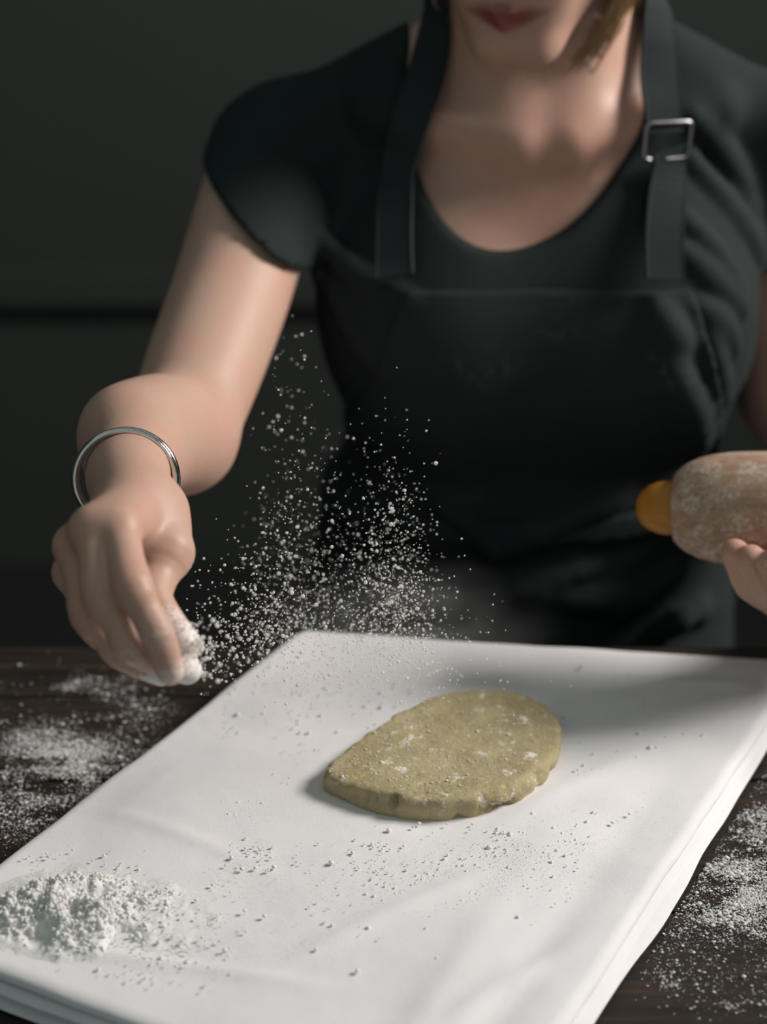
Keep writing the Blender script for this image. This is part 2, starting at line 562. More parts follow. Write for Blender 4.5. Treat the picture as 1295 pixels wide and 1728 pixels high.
wn = empty('window_1', (WALL_X + .05, (WIN_Y0 + WIN_Y1) / 2, WIN_Z0)); tag(wn, kind='structure')
for lo, hi in (((WALL_X + .01, WIN_Y0, WIN_Z0), (WALL_X + .07, WIN_Y0 + .04, WIN_Z1)), ((WALL_X + .01, WIN_Y1 - .04, WIN_Z0), (WALL_X + .07, WIN_Y1, WIN_Z1)),
               ((WALL_X + .01, WIN_Y0, WIN_Z0), (WALL_X + .07, WIN_Y1, WIN_Z0 + .04)), ((WALL_X + .01, WIN_Y0, WIN_Z1 - .04), (WALL_X + .07, WIN_Y1, WIN_Z1)),
               ((WALL_X + .02, (WIN_Y0 + WIN_Y1) / 2 - .015, WIN_Z0), (WALL_X + .06, (WIN_Y0 + WIN_Y1) / 2 + .015, WIN_Z1))):
    box('window_frame', lo, hi, M_FRAME, wn)
for y0, y1 in ((WIN_Y0 + .04, (WIN_Y0 + WIN_Y1) / 2 - .015), ((WIN_Y0 + WIN_Y1) / 2 + .015, WIN_Y1 - .04)):
    box('pane', (WALL_X + .037, y0, WIN_Z0 + .04), (WALL_X + .043, y1, WIN_Z1 - .04), M_GLASS, wn)

# ------------------------------------------------------------------ table: boards running across, rails and legs
TX0, TX1, TY0, TY1 = -1.05, 1.15, 0.36, 1.104
table = empty('wooden_table', ((TX0 + TX1) / 2, (TY0 + TY1) / 2, 0))
tag(table, 'dark brown wooden plank table dusted with white flour', 'table')
edges = [TY0, .505, .64, .79, .925, 1.03, TY1]
for i in range(len(edges) - 1):
    dz = [0, -.0006, .0004, -.0004, .0003, -.0003][i]
    box('plank', (TX0, edges[i] + .0012, T - .035), (TX1, edges[i + 1] - .0012, T + dz - .0004), M_TABLE, table, .0022)
for lo, hi in (((TX0 + .06, TY0 + .05, T - .12), (TX1 - .06, TY0 + .075, T - .035)), ((TX0 + .06, TY1 - .075, T - .12), (TX1 - .06, TY1 - .05, T - .035)),
               ((TX0 + .06, TY0 + .05, T - .12), (TX0 + .085, TY1 - .05, T - .035)), ((TX1 - .085, TY0 + .05, T - .12), (TX1 - .06, TY1 - .05, T - .035))):
    box('rail', lo, hi, M_TABLE, table, .003)
for x in (TX0 + .05, TX1 - .13):
    for y in (TY0 + .04, TY1 - .12):
        box('leg', (x, y, 0), (x + .08, y + .08, T - .034), M_TABLE, table, .004)

# ------------------------------------------------------------------ folded linen cloth
CL_H = .021
def line_x(p, q, r, s):
    d1 = q - p; d2 = s - r
    t = ((r[0] - p[0]) * d2[1] - (r[1] - p[1]) * d2[0]) / (d1[0] * d2[1] - d1[1] * d2[0])
    return p + d1 * t
zt = T + CL_H
L0, L1 = PZ(0, 1450, zt)[:2], PZ(530, 1042, zt)[:2]
R0, R1 = PZ(955, 1728, zt)[:2], PZ(1295, 1213, zt)[:2]
N0, N1 = PZ(0, 1638, zt)[:2], PZ(240, 1728, zt)[:2]
F0, F1 = PZ(840, 1082, zt)[:2], PZ(1295, 1108, zt)[:2]
C_NL, C_NR = line_x(L0, L1, N0, N1), line_x(R0, R1, N0, N1)
C_FL, C_FR = line_x(L0, L1, F0, F1), line_x(R0, R1, F0, F1)
C_FL = C_FL * .85 + np.array(PZ(528, 1040, zt)[:2]) * .15

cloth = empty('folded_cloth', (float((C_NL[0] + C_FR[0]) / 2), float((C_NL[1] + C_FR[1]) / 2), T))
tag(cloth, 'white linen cloth folded into a thick pad lying under the dough', 'cloth')

def cloth_layer(z0, z1, inset, seed, wav, top=False, n=150):
    """one folded layer: a soft slab with rolled edges and a slightly wandering outline"""
    q = [C_NL, C_NR, C_FR, C_FL]; cen = sum(q) / 4
    r = (z1 - z0) / 2
    us = np.linspace(0, 1, n)
    # denser near the edges
    us = .5 - .5 * np.cos(us * math.pi) * (1 - .25 * np.sin(us * math.pi))
    U, Vv = np.meshgrid(us, us, indexing='ij')
    # rounded outline: pull the corners in
    cu, cv = np.abs(U * 2 - 1), np.abs(Vv * 2 - 1)
    pull = np.clip(cu + cv - 1.93, 0, 1) * .25
    P = ((1 - U) * (1 - Vv))[..., None] * q[0] + (U * (1 - Vv))[..., None] * q[1] + (U * Vv)[..., None] * q[2] + ((1 - U) * Vv)[..., None] * q[3]
    P = P + (cen - P) * pull[..., None]
    eu = np.clip((cu - .9) / .1, 0, 1) ** 2; ev = np.clip((cv - .9) / .1, 0, 1) ** 2
    dirc = P - cen; dirc /= np.linalg.norm(dirc, axis=-1)[..., None] + 1e-9
    wob = fbm(P[..., 0] * 14, P[..., 1] * 14, seed * 3.1, 3, seed) * wav
    P = P + dirc * ((wob - inset) * np.maximum(eu, ev))[..., None]
    # distance to border in metres (approx.)
    w = np.linalg.norm(q[1] - q[0]); h = np.linalg.norm(q[3] - q[0])
    db = np.minimum(np.minimum(U, 1 - U) * w, np.minimum(Vv, 1 - Vv) * h)
    e = np.clip(db / (r * 1.6), 0, 1); prof = np.sqrt(np.clip(1 - (1 - e) ** 2, 0, 1))
    zc = (z0 + z1) / 2 + (vnoise(P[..., 0] * 30, P[..., 1] * 30, seed * 5.0, seed) * .0006)
    amp = np.clip(db / .03, 0, 1)
    wr_ = np.zeros_like(U)
    if top:
        a = math.atan2(*(R1 - R0)[::-1])
        s = (P[..., 0] - R0[0]) * -math.sin(a) + (P[..., 1] - R0[1]) * math.cos(a)   # distance left of the right-hand edge
        l = (P[..., 0] - R0[0]) * math.cos(a) + (P[..., 1] - R0[1]) * math.sin(a)
        wr_ += -.0028 * np.exp(-((s - .030 - .02 * l) / .012) ** 2) * np.clip(1.0 - l / .26, 0, 1)
        wr_ += .0016 * np.exp(-((s - .062 - .05 * l) / .010) ** 2) * np.clip(.9 - l / .2, 0, 1)
        rw = np.random.default_rng(12)
        for _ in range(22):                                   # smooth, unordered undulation of the cloth
            kk = rw.uniform(14, 70); an = rw.uniform(0, math.pi); ph = rw.uniform(0, 6.28)
            t_ = P[..., 0] * math.cos(an) + P[..., 1] * math.sin(an); o_ = -P[..., 0] * math.sin(an) + P[..., 1] * math.cos(an)
            wr_ += amp * (.0085 / kk) * np.sin(kk * t_ + ph + .9 * np.sin(kk * .45 * o_ + ph * 1.7))
        for (x0, y0, x1, y1, hh, ww) in ((-.22, .74, -.02, .70, .0016, .006), (-.05, .72, .06, .80, .0012, .007), (.02, .66, .10, .74, .0018, .008), (.06, .84, .16, .93, .0012, .008), (-.16, .86, -.06, .80, .0010, .006), (.14, 1.02, .26, 1.0, .0012, .007)):
            dx, dy = x1 - x0, y1 - y0; L_ = math.hypot(dx, dy)
            tl = ((P[..., 0] - x0) * dx + (P[..., 1] - y0) * dy) / L_ ** 2; tp_ = (-(P[..., 0] - x0) * dy + (P[..., 1] - y0) * dx) / L_
            wr_ += amp * hh * np.exp(-((tp_ + .012 * (tl - .5) ** 2) / ww) ** 2) * np.exp(-((tl - .5) / .45) ** 4)
    ztop = zc + r * prof + wr_
    zbot = zc - r * prof
    Vt = np.concatenate([np.dstack([P, ztop]).reshape(-1, 3), np.dstack([P, zbot]).reshape(-1, 3)])
    I = np.arange(n * n).reshape(n, n)
    ft = np.stack([I[:-1, :-1], I[1:, :-1], I[1:, 1:], I[:-1, 1:]], -1).reshape(-1, 4)
    fb = ft[:, ::-1] + n * n
    o = mesh_obj('cloth_layer', Vt, np.concatenate([ft, fb]), M_LINEN)
    adopt(o, cloth); return o
cloth_layer(T + .0002, T + .0056, -.0050, 5, .0016, n=80)
cloth_layer(T + .0050, T + .0094, -.0012, 2, .0018, n=80)
cloth_layer(T + .0088, T + .0136, -.0034, 3, .0016, n=80)
cloth_layer(T + .0122, zt, 0.0, 4, .0012, top=True, n=230)

# ------------------------------------------------------------------ dough
dz_top = zt + .0125
out_px = [(545, 1302), (566, 1276), (620, 1236), (676, 1199), (740, 1172), (810, 1161), (880, 1169), (926, 1190), (949, 1222),
          (944, 1258), (918, 1292), (868, 1326), (800, 1346), (720, 1351), (650, 1344), (590, 1327), (556, 1312)]
ring = catmull([PZ(x, y, dz_top) for x, y in out_px], 12, True)[:, :2]
cen = ring.mean(axis=0); NR = len(ring)
dough = []
prof = [(0.0, 1.0)] + [(t, 1.0) for t in np.linspace(.06, .93, 22)] + [(.955, .975), (.975, .93), (.99, .85), (1.0, .70), (1.004, .5), (1.004, .3), (.998, .12), (.985, .0)]
DV, DF = [], []
th = np.arange(NR) / NR * 2 * math.pi
for t, hz in prof:
    p = cen + (ring - cen) * t
    side = np.clip((t - .93) / .07, 0, 1)
    crack = np.clip(fbm(th * 9, hz * 1.5, 0, 3, 31) - .30, 0, 1) * .0062 * side
    lump = (fbm(p[:, 0] * 90, p[:, 1] * 90, hz * 2, 3, 41)) * (.0017 * side)
    dirn = (ring - cen) / np.linalg.norm(ring - cen, axis=1)[:, None]
    p = p + dirn * (lump - crack)[:, None]
    z = zt + .0008 + (dz_top - zt) * hz + (1 - side) * .0007 * fbm(p[:, 0] * 40, p[:, 1] * 40, 0, 3, 51) - .0008 * (1 - hz) * 0
    if hz == 0: z = np.full(NR, zt - .0012)
    DV += [(a[0], a[1], c) for a, c in zip(p, z)]
DV = np.array(DV); n = len(prof)
for i in range(n - 1):
    for k in range(NR):
        DF.append((i * NR + k, (i + 1) * NR + k, (i + 1) * NR + (k + 1) % NR, i * NR + (k + 1) % NR))
dgh = mesh_obj('pastry_dough', DV, np.array(DF), M_DOUGH); fix_normals(dgh)
tag(dgh, 'flat oval slab of pale yellow pastry dough on the white cloth', 'dough')

# ------------------------------------------------------------------ the person
CX = .113                                     # body midline
hem_a, hem_b = W(358, 283, 1.275), W(514, 442, 1.245)

def WL(px, py, d): return W(px, py, d * 1.01)
AS = 1.06                                     # the reaching arm is this much nearer the board than first laid out
def WA(px, py, d):
    return W(px, py, d + .052 * min(1.0, max(0.0, (1.28 - d) / .40)))
ARM = [WA(462, 262, 1.30), WA(425, 380, 1.255), WA(388, 500, 1.205), WA(342, 625, 1.15), WA(302, 736, 1.10)]
def body_field():
    F = Field()
    secs = [(.72, CX, 1.36, .165, .10), (.86, CX, 1.355, .160, .105), (.944, CX, 1.345, .150, .10), (1.02, CX, 1.33, .130, .095),
            (1.10, CX, 1.315, .146, .102), (1.17, CX, 1.305, .152, .098), (1.23, CX, 1.300, .145, .086), (1.29, CX, 1.30, .075, .060)]
    F.add(f_loft(secs, -.003), .02)
    for s in (-1, 1):
        F.add(f_ell((CX + s * .072, 1.235, 1.135), (.066, .055, .062)), .06)          # bust
        F.add(f_cone((CX + s * .02, 1.225, 1.272), .0075, (CX + s * .12, 1.262, 1.292), .009), .030)   # collar bone
        F.add(f_cone((CX + s * .035, 1.312, 1.335), .032, (CX + s * .165, 1.308, 1.262), .036), .04)   # trapezius
    # neck
    F.add(f_cone((CX - .002, 1.300, 1.25), .058, (.108, 1.285, 1.415), .052), .045)
    for s in (-1, 1):
        F.add(f_cone((CX + s * .018, 1.243, 1.276), .0050, (.106 + s * .052, 1.274, 1.385), .010), .032)
    # head
    f = np.array([-.252, -.826, -.504]); f /= np.linalg.norm(f)
    u = np.array([0, 0, 1.0]) - f[2] * f; u /= np.linalg.norm(u)
    s_ = np.cross(f, u); s_ = s_ if s_[0] > 0 else -s_
    H = np.array([.090, 1.228, 1.463]); R = np.array([s_, f, u])
    hp = lambda a, b_, c: H + a * s_ + b_ * f + c * u
    HD = Field()
    HD.add(f_ell(hp(0, -.012, .03), (.072, .090, .086), R), .03)
    HD.add(f_ell(hp(0, .030, -.045), (.056, .050, .058), R), .03)
    HD.add(f_cone(hp(-.012, .069, -.100), .0150, hp(.012, .069, -.100), .0150), .022)
    for s in (-1, 1):
        HD.add(f_cone(hp(s * .058, -.002, -.060), .013, hp(s * .018, .060, -.100), .0125), .020)
        HD.add(f_ell(hp(s * .034, .052, -.022), (.026, .026, .028), R), .02)
        HD.add(f_ell(hp(s * .031, .068, .010), (.015, .012, .012), R), .008)
        HD.add(f_ell(hp(s * .074, -.012, -.012), (.008, .020, .030), R), .008)
        HD.add(f_cone(hp(s * .009, .094, -.028), .006, hp(s * .012, .090, -.027), .005), .006)
    HD.add(f_ell(hp(0, .060, -.064), (.036, .022, .026), R), .02)
    HD.add(f_cone(hp(0, .084, .016), .0075, hp(0, .103, -.021), .0095), .012)
    MC = -.0665                                     # mouth line
    for s in (-1, 1):
        HD.add(f_cone(hp(s * .005, .0870, MC + .0050), .0044, hp(s * .029, .0715, MC + .0025), .0018), .004)
        HD.add(f_cone(hp(0, .0855, MC - .0062), .0058, hp(s * .025, .0730, MC - .0012), .0022), .004)
    F.add(HD, .010)
    # her right arm
    F.add(f_chain(ARM, [.044, .0420, .0405, .0385, .0345], 4), .03)
    wr = WA(216, 806, .875)
    F.add(f_chain([ARM[-1], WA(262, 744, 1.045), WA(236, 757, .99), WA(222, 782, .93), wr], [.0345, .0335, .0310, .0262, .0205], 5), .014)
    F.add(f_cone(WA(262, 704, 1.055), .015, WA(208, 716, .985), .015), .035)       # forearm muscle
    # hand
    car = WA(226, 852, .845)
    F.add(f_chain([wr, car], [.0205 , .0205], 3), .006)
    mcp = [WA(199, 892, .794), WA(158, 894, .795), WA(128, 922, .806), WA(122, 966, .824)]
    pip = [WA(224, 990, .768), WA(172, 1006, .778), WA(150, 1038, .796), WA(164, 1062, .814)]
    dip = [WA(264, 1068, .767), WA(226, 1094, .782), WA(204, 1102, .800), WA(206, 1094, .818)]
    tip = [WA(287, 1132, .777), WA(316, 1130, .802), WA(272, 1134, .806), WA(240, 1110, .822)]
    rm = [.0112, .0115, .0107, .0095]; rp = [.0088, .0090, .0085, .0076]; rd = [.0074, .0076, .0072, .0065]; rt = [.0064, .0068, .0064, .0058]
    cs = [WA(240, 862, .838), WA(218, 858, .835), WA(200, 870, .838), WA(190, 890, .846)]
    for i in range(4):
        F.add(f_cone(cs[i], .0125 * AS, mcp[i], rm[i] * AS), .008)
    F.add(f_cone(WA(235, 905, .845), .0165 * AS, WA(188, 950, .826), .0150 * AS), .012)      # palm
    for i in range(4):
        F.add(f_chain([mcp[i], (mcp[i] + pip[i]) / 2, pip[i], (pip[i] + dip[i]) / 2, dip[i], tip[i]],
                      [AS * r_ for r_ in (rm[i] * .92, rp[i] * .94, rp[i] * 1.05, rd[i] * 1.0, rd[i] * 1.05, rt[i])], 3), .0022)
    # thumb
    F.add(f_cone(WA(262, 868, .852), .0165 * AS, WA(279, 932, .832), .0132 * AS), .010)
    F.add(f_chain([WA(279, 932, .832), WA(264, 975, .822), WA(256, 1010, .812), WA(278, 1046, .806), WA(309, 1084, .798)],
                  [AS * r_ for r_ in (.0130, .0100, .0098, .0086, .0076)], 3), .004)
    # her left arm and the hand under the rolling pin
    shl = np.array([CX + .196, 1.315, 1.255]); ell = W(1338, 668, 1.375); wrl = WL(1500, 930, 1.21)
    F.add(f_chain([shl, W(1338, 470, 1.345), ell], [.044, .041, .036], 3), .03)
    F.add(f_chain([ell, ell * .6 + wrl * .4, wrl], [.036, .035, .024], 4), .02)
    pl = WL(1420, 985, 1.155)
    F.add(f_cone(wrl, .023, pl, .019), .02)
    kn = [WL(1338, 1030, 1.105), WL(1374, 1038, 1.100), WL(1410, 1040, 1.10), WL(1446, 1040, 1.095)]
    md = [WL(1272, 984, 1.064), WL(1306, 994, 1.056), WL(1348, 1000, 1.05), WL(1388, 1004, 1.045)]
    tp = [WL(1241, 933, 1.046), WL(1268, 943, 1.036), WL(1308, 948, 1.028), WL(1348, 952, 1.022)]
    for i in range(4):
        F.add(f_cone(pl, .016, kn[i], .0120), .012)
        F.add(f_chain([kn[i], (kn[i] + md[i]) / 2, md[i], (md[i] + tp[i]) / 2, tp[i]], [.0125, .0112, .0118, .0104, .0086], 2), .0025)
    F.add(f_cone(WL(1430, 970, 1.13), .014, WL(1412, 890, 1.11), .011), .010)      # thumb over the pin, out of frame
    F.add(f_cone(WL(1412, 890, 1.11), .0105, WL(1380, 790, 1.08), .0085), .005)
    F.hp = hp; F.axes = (s_, f, u); F.tips = tip; F.thumb = WA(309, 1084, .798); F.mcp = mcp; F.pip = pip; F.ltp = tp; F.lmd = md; F.dip = dip
    return F
BODY = body_field()

def sub_field(lo, hi):
    """the same field restricted to the members that matter in a box"""
    G = Field()
    for fn, k in BODY.items:
        xs = np.linspace(lo[0], hi[0], 5)[:, None, None]; ys = np.linspace(lo[1], hi[1], 5)[None, :, None]; zs = np.linspace(lo[2], hi[2], 5)[None, None, :]
        cell = max((hi[i] - lo[i]) / 4 for i in range(3))
        if (fn(xs, ys, zs) < cell + k + .01).any(): G.add(fn, k)
    return G
fore_ax = WA(216, 806, .875) - WA(236, 757, .99); fore_ax /= np.linalg.norm(fore_ax)
WR_C = WA(216, 806, .875)
fa = lambda P: (P - WR_C) @ fore_ax
CUT = -.012
pieces = []
def piece(lo, hi, h, pred):
    V, F = surface_nets(sub_field(lo, hi), lo, hi, h)
    pieces.append(keep_faces(V, F, pred))
hand_lo = np.array([-.19, .63, 1.00]); hand_hi = np.array([-.065, .92, 1.27])
piece(hand_lo, hand_hi, .00115, lambda P: fa(P) > CUT - .001)
arm_axis = ARM[-1] - ARM[0]; arm_axis /= np.linalg.norm(arm_axis)
sleeve_c = (hem_a + hem_b) / 2 - .035 * arm_axis
in_arm = lambda P: ((P - sleeve_c) @ arm_axis > 0) & (P[:, 0] < -.028)
arm_lo = np.array([-.21, .74, 1.00]); arm_hi = np.array([-.015, 1.36, 1.31])
piece(arm_lo, arm_hi, .0024, lambda P: (fa(P) < CUT) & in_arm(P))
piece(np.array([-.14, 1.08, .74]), np.array([.37, 1.48, 1.585]), .0036, lambda P: ~((P[:, 0] < -.03) & in_arm(P)) & (P[:, 0] < .362))
piece(np.array([.17, .78, .98]), np.array([.42, 1.50, 1.33]), .0019, lambda P: (P[:, 1] < 1.085) | (P[:, 0] > .358))
offs = 0; BVs, BFs = [], []
for V, F in pieces:
    BVs.append(V); BFs.append(F + offs); offs += len(V)
BV = np.concatenate(BVs); BF = np.concatenate(BFs)
person = empty('person', (CX, 1.36, 0))
tag(person, 'person in black shirt and apron sprinkling flour and holding a rolling pin', 'person')
body = mesh_obj('body', BV, BF, M_SKIN); adopt(body, person)
def near(pts, r, gain=1.0):
    a = np.zeros(len(BV))
    for p in pts:
        d = np.linalg.norm(BV - p, axis=1); a = np.maximum(a, np.exp(-(d / r) ** 2) * gain)
    return a
fl = np.maximum(np.maximum(near(BODY.tips[1:] + [BODY.thumb], .014, 1.0), near(BODY.tips[:1], .013, .75)), near([BODY.dip[0], BODY.dip[1], WA(290, 1050, .80)], .012, .7))
fl = np.maximum(fl, near([WA(252, 985, .82), WA(250, 960, .825)], .010, .55))
fl = np.maximum(fl, near(BODY.ltp, .018, .42))
attr(body, 'flour', fl)
red = np.maximum(near(BODY.mcp, .013, .42), near(BODY.pip, .011, .42))
red = np.maximum(red, near([np.array([CX, 1.22, 1.24]), np.array([CX + .04, 1.22, 1.26])], .075, .35))
red = np.maximum(red, near([BODY.dip[0], WA(279, 932, .82)], .010, .3))
red = np.maximum(red, near(BODY.ltp, .020, .40))
attr(body, 'red', red)
q = BV - BODY.hp(0, 0, 0); s_, f_, u_ = BODY.axes
la, lb, lc = q @ s_, q @ f_, q @ u_
attr(body, 'lip', np.clip(1.2 - ((la / .031) ** 2 + ((lc + .0668) / (.0110 * np.clip(1.05 - (la / .034) ** 2, .05, 1))) ** 2), 0, 1) * (lb > .05))

# nails on the fingers that hold the pin
M_NAIL = simple('fingernail', (.50, .27, .21), .35, 0, .5, 400, .1)
for t_, m_ in zip(BODY.ltp[:2], BODY.lmd[:2]):
    ax_ = t_ - m_; ax_ /= np.linalg.norm(ax_)
    nv = CAM - t_; nv /= np.linalg.norm(nv); nv = nv + np.array([-.35, 0, .25]); nv -= ax_ * (nv @ ax_); nv /= np.linalg.norm(nv)
    sd_ = np.cross(ax_, nv)
    V_ = [t_ - ax_ * .0015 + nv * .0070 + ax_ * (a * .0058) + sd_ * (b_ * .0048) + nv * (c * .0022 - .0022 * b_ * b_) for a, b_, c in IC2_V]
    o = mesh_obj('fingernail', V_, IC2_F, M_NAIL); adopt(o, person)

# hair: jaw-length bob, strand by strand over a cap
hp = BODY.hp
cap = Field().add(f_ell(hp(0, -.020, .040), (.079, .094, .088), np.array(BODY.axes)), .02)
face_cut = f_ell(hp(0, .085, -.02), (.062, .075, .085), np.array(BODY.axes))
capf = lambda X, Y, Z: smax(smax(cap(X, Y, Z), -face_cut(X, Y, Z), .01), (1.462 - Z) , .01)
hv, hf = surface_nets(capf, (-.02, 1.10, 1.43), (.22, 1.40, 1.60), .004)
HV, HF = list(hv), [tuple(x) for x in hf]
rs = random.Random(3)
def strand(p0, p1, p2, p3, r0):
    ts = np.linspace(0, 1, 12)[:, None]
    P = (1 - ts) ** 3 * p0 + 3 * (1 - ts) ** 2 * ts * p1 + 3 * (1 - ts) * ts ** 2 * p2 + ts ** 3 * p3
    v, fcs = tube(P, [r0 * (1 - .8 * t ** 2) for t in ts[:, 0]], 4)
    o = len(HV); HV.extend(v); HF.extend([tuple(i + o for i in f) for f in fcs])
for k in range(520):
    side = 1 if k % 5 else -1
    b0 = rs.uniform(-.075, .015); c0 = rs.uniform(.02, .085)
    a0 = side * .079 * math.sqrt(max(.05, 1 - ((c0 - .04) / .09) ** 2 - (b0 / .11) ** 2))
    t = (b0 + .075) / .09
    p0 = hp(a0, b0 - .01, c0)
    p1 = hp(side * .090, b0 + .005, -.01)
    p3 = hp(side * (.073 - .038 * t + rs.gauss(0, .005)), -.045 + .100 * t + rs.gauss(0, .006), -.122 - .020 * rs.random() - .004 * t)
    p2 = hp(side * (.084 + rs.gauss(0, .004)), b0 * .8 + .008 + rs.gauss(0, .005), -.085)
    strand(p0, p1, p2, p3, rs.uniform(.0006, .0013))
for k in range(160):                                    # back of the head
    an = rs.uniform(-1.2, 1.2)
    p0 = hp(.07 * math.sin(an), -.02 - .085 * math.cos(an), .06)
    p3 = hp(.072 * math.sin(an), -.03 - .07 * math.cos(an), -.125 + rs.gauss(0, .006))
    strand(p0, p0 * .7 + p3 * .3 + .012 * (p0 - hp(0, 0, .06)), p0 * .3 + p3 * .7, p3, .0013)
hair = mesh_obj('hair', np.array(HV), HF, M_HAIR); adopt(hair, person)
tag(hair, 'jaw-length blond bob')

# shirt
def shirt_field():
    S = Field()
    secs = [(.80, CX, 1.355, .166, .112), (.86, CX, 1.355, .164, .112), (.944, CX + .001, 1.345, .157, .108), (1.02, CX + .004, 1.33, .140, .103),
            (1.10, CX + .003, 1.315, .154, .108), (1.17, CX, 1.305, .162, .104), (1.23, CX, 1.300, .152, .090), (1.29, CX, 1.30, .082, .064)]
    S.add(f_loft(secs, .001), .02)
    for s in (-1, 1):
        S.add(f_ell((CX + s * .070, 1.232, 1.132), (.070, .060, .066)), .07)
        S.add(f_cone((CX + s * .035, 1.312, 1.338), .034, (CX + s * .165, 1.308, 1.265), .039), .045)
        S.add(f_cone((CX + s * .02, 1.225, 1.270), .0095, (CX + s * .12, 1.262, 1.292), .012), .030)
    S.add(f_chain(ARM[:3], [.0485, .0485, .0485], 3), .03)
    shl = np.array([CX + .196, 1.315, 1.255]); ell = W(1338, 668, 1.375)
    S.add(f_cone(shl, .049, (shl + ell) / 2, .048), .03)
    return S
SH0 = shirt_field()
folds = [[(1172, 195), (1215, 250), (1250, 310), (1283, 425)], [(1158, 262), (1205, 318), (1262, 395), (1280, 440)], [(1148, 365), (1205, 425), (1258, 510)],
         [(1145, 420), (1200, 470), (1252, 525)], [(1180, 520), (1215, 545), (1240, 590)], [(560, 470), (600, 560), (640, 620)], [(540, 400), (610, 470), (690, 500)],
         [(1195, 560), (1215, 640), (1210, 720)]]
SHIRT = Field(); SHIRT.items = list(SH0.items)
for fo in folds:
    pts = catmull([trace(SH0, *p) for p in fo], 3)
    m_ = len(pts)
    for i in range(m_ - 1):
        a, b_ = [.0034 * math.sin(math.pi * min(.999, max(.12, j / (m_ - 1)))) + .001 for j in (i, i + 1)]
        SHIRT.add(f_cone(pts[i], a, pts[i + 1], b_), .012)
hem_dir = hem_b - hem_a; view = (hem_a + hem_b) / 2 - CAM; view /= np.linalg.norm(view)
hem_n = np.cross(hem_dir, view + np.array([0.0, 0, .25])); hem_n /= np.linalg.norm(hem_n)
if hem_n @ arm_axis < 0: hem_n = -hem_n
shl_hem = np.array([CX + .196, 1.315, 1.255]) * .56 + W(1338, 668, 1.375) * .44
shl_n = W(1338, 668, 1.375) - np.array([CX + .196, 1.315, 1.255]); shl_n /= np.linalg.norm(shl_n)
def neck_tool(X, Y, Z):
    zz = Z - 1.325
    bb = np.where(zz < 0, .122, .5)
    e = np.sqrt(((X - .104 + .17 * np.clip(-zz, 0, .2)) / .0850) ** 2 + (zz / bb) ** 2)
    d = (e - 1) * .08
    return smax(d, Y - 1.345, .01)
def shirt_final(X, Y, Z):
    d = SHIRT(X, Y, Z)
    sl = (X - hem_a[0]) * hem_n[0] + (Y - hem_a[1]) * hem_n[1] + (Z - hem_a[2]) * hem_n[2]
    arm_only = np.maximum(sl, (X + .050 - .35 * np.clip(1.2 - Z, 0, 1)) * .9)      # cut only out on the arm side
    arm_only = np.where(X < -.052, sl, np.where(X < .0, np.minimum(sl, .0 + (-.052 - X) * 1.0), -1))
    sl2 = (X - shl_hem[0]) * shl_n[0] + (Y - shl_hem[1]) * shl_n[1] + (Z - shl_hem[2]) * shl_n[2]
    sl2 = np.where(X > .272, sl2, -1)
    d = smax(d, arm_only, .003); d = smax(d, sl2, .003)
    return smax(d, -neck_tool(X, Y, Z), .004)
sv, sf = surface_nets(shirt_final, (-.15, 1.10, .80), (.38, 1.50, 1.40), .0032)
shirt = mesh_obj('shirt', sv, sf, M_SHIRT); adopt(shirt, person)
tag(shirt, 'black scoop-necked cap-sleeved jersey shirt')

# apron
AP0 = Field(); AP0.items = list(SHIRT.items)
apx = Field().add(lambda X, Y, Z: SHIRT(X, Y, Z) - .0028, .01)
skirt = f_loft([(.52, CX, 1.36, .195, .150), (.86, CX, 1.35, .178, .128), (.944, CX, 1.345, .166, .116), (.99, CX, 1.338, .150, .110), (1.02, CX, 1.33, .143, .107)], .0)
apx.add(skirt, .012)
af = [[(830, 935), (900, 905), (960, 880)], [(950, 880), (1010, 855), (1060, 830)], [(840, 1015), (920, 985), (1000, 955)], [(1110, 1075), (1180, 1030), (1270, 975)],
      [(740, 850), (790, 880), (830, 930)], [(880, 1000), (1000, 1015), (1100, 1000)], [(1105, 515), (1130, 560), (1150, 585)], [(1120, 600), (1150, 650), (1165, 720)],
      [(1040, 1040), (1110, 985), (1150, 960)], [(600, 850), (680, 880), (760, 930)], [(1140, 640), (1175, 700), (1185, 760)]]
APR = Field(); APR.items = list(apx.items)
for fo in af:
    pts = catmull([trace(apx, *p) for p in fo], 3); m_ = len(pts)
    for i in range(m_ - 1):
        a, b_ = [.0045 * math.sin(math.pi * min(.999, max(.12, j / (m_ - 1)))) + .001 for j in (i, i + 1)]
        APR.add(f_cone(pts[i], a, pts[i + 1], b_), .014)
# waist tie
TIE_Z = .985
tie = lambda X, Y, Z: np.maximum(f_loft([(.93, CX, 1.345, .170, .121), (1.04, CX, 1.33, .150, .113)], .003)(X, Y, Z), np.abs(Z - TIE_Z - .03 * (X - CX)) - .010)
def apron_final(X, Y, Z):
    d = APR(X, Y, Z)
    hw = np.interp(Z, [.5, .97, 1.03, 1.12, 1.185], [.25, .20, .150, .120, .098]).astype(np.float32)
    side = np.abs(X - CX) - hw
    d = np.maximum(d, smax(smax(side, Y - 1.335 - .03, .01), Z - 1.182 + .2 * np.abs(X - CX) * 0, .006))
    return np.maximum(d, .56 - Z)
av, afc = surface_nets(apron_final, (-.12, 1.08, .55), (.35, 1.52, 1.20), .0036)
apron = mesh_obj('apron', av, afc, M_APRON); adopt(apron, person)
tag(apron, 'black canvas apron with flour smudges')
tv, tf = surface_nets(tie, (-.09, 1.18, .955), (.32, 1.50, 1.02), .0032)
adopt(mesh_obj('apron_tie', tv, tf, M_STRAP), apron)

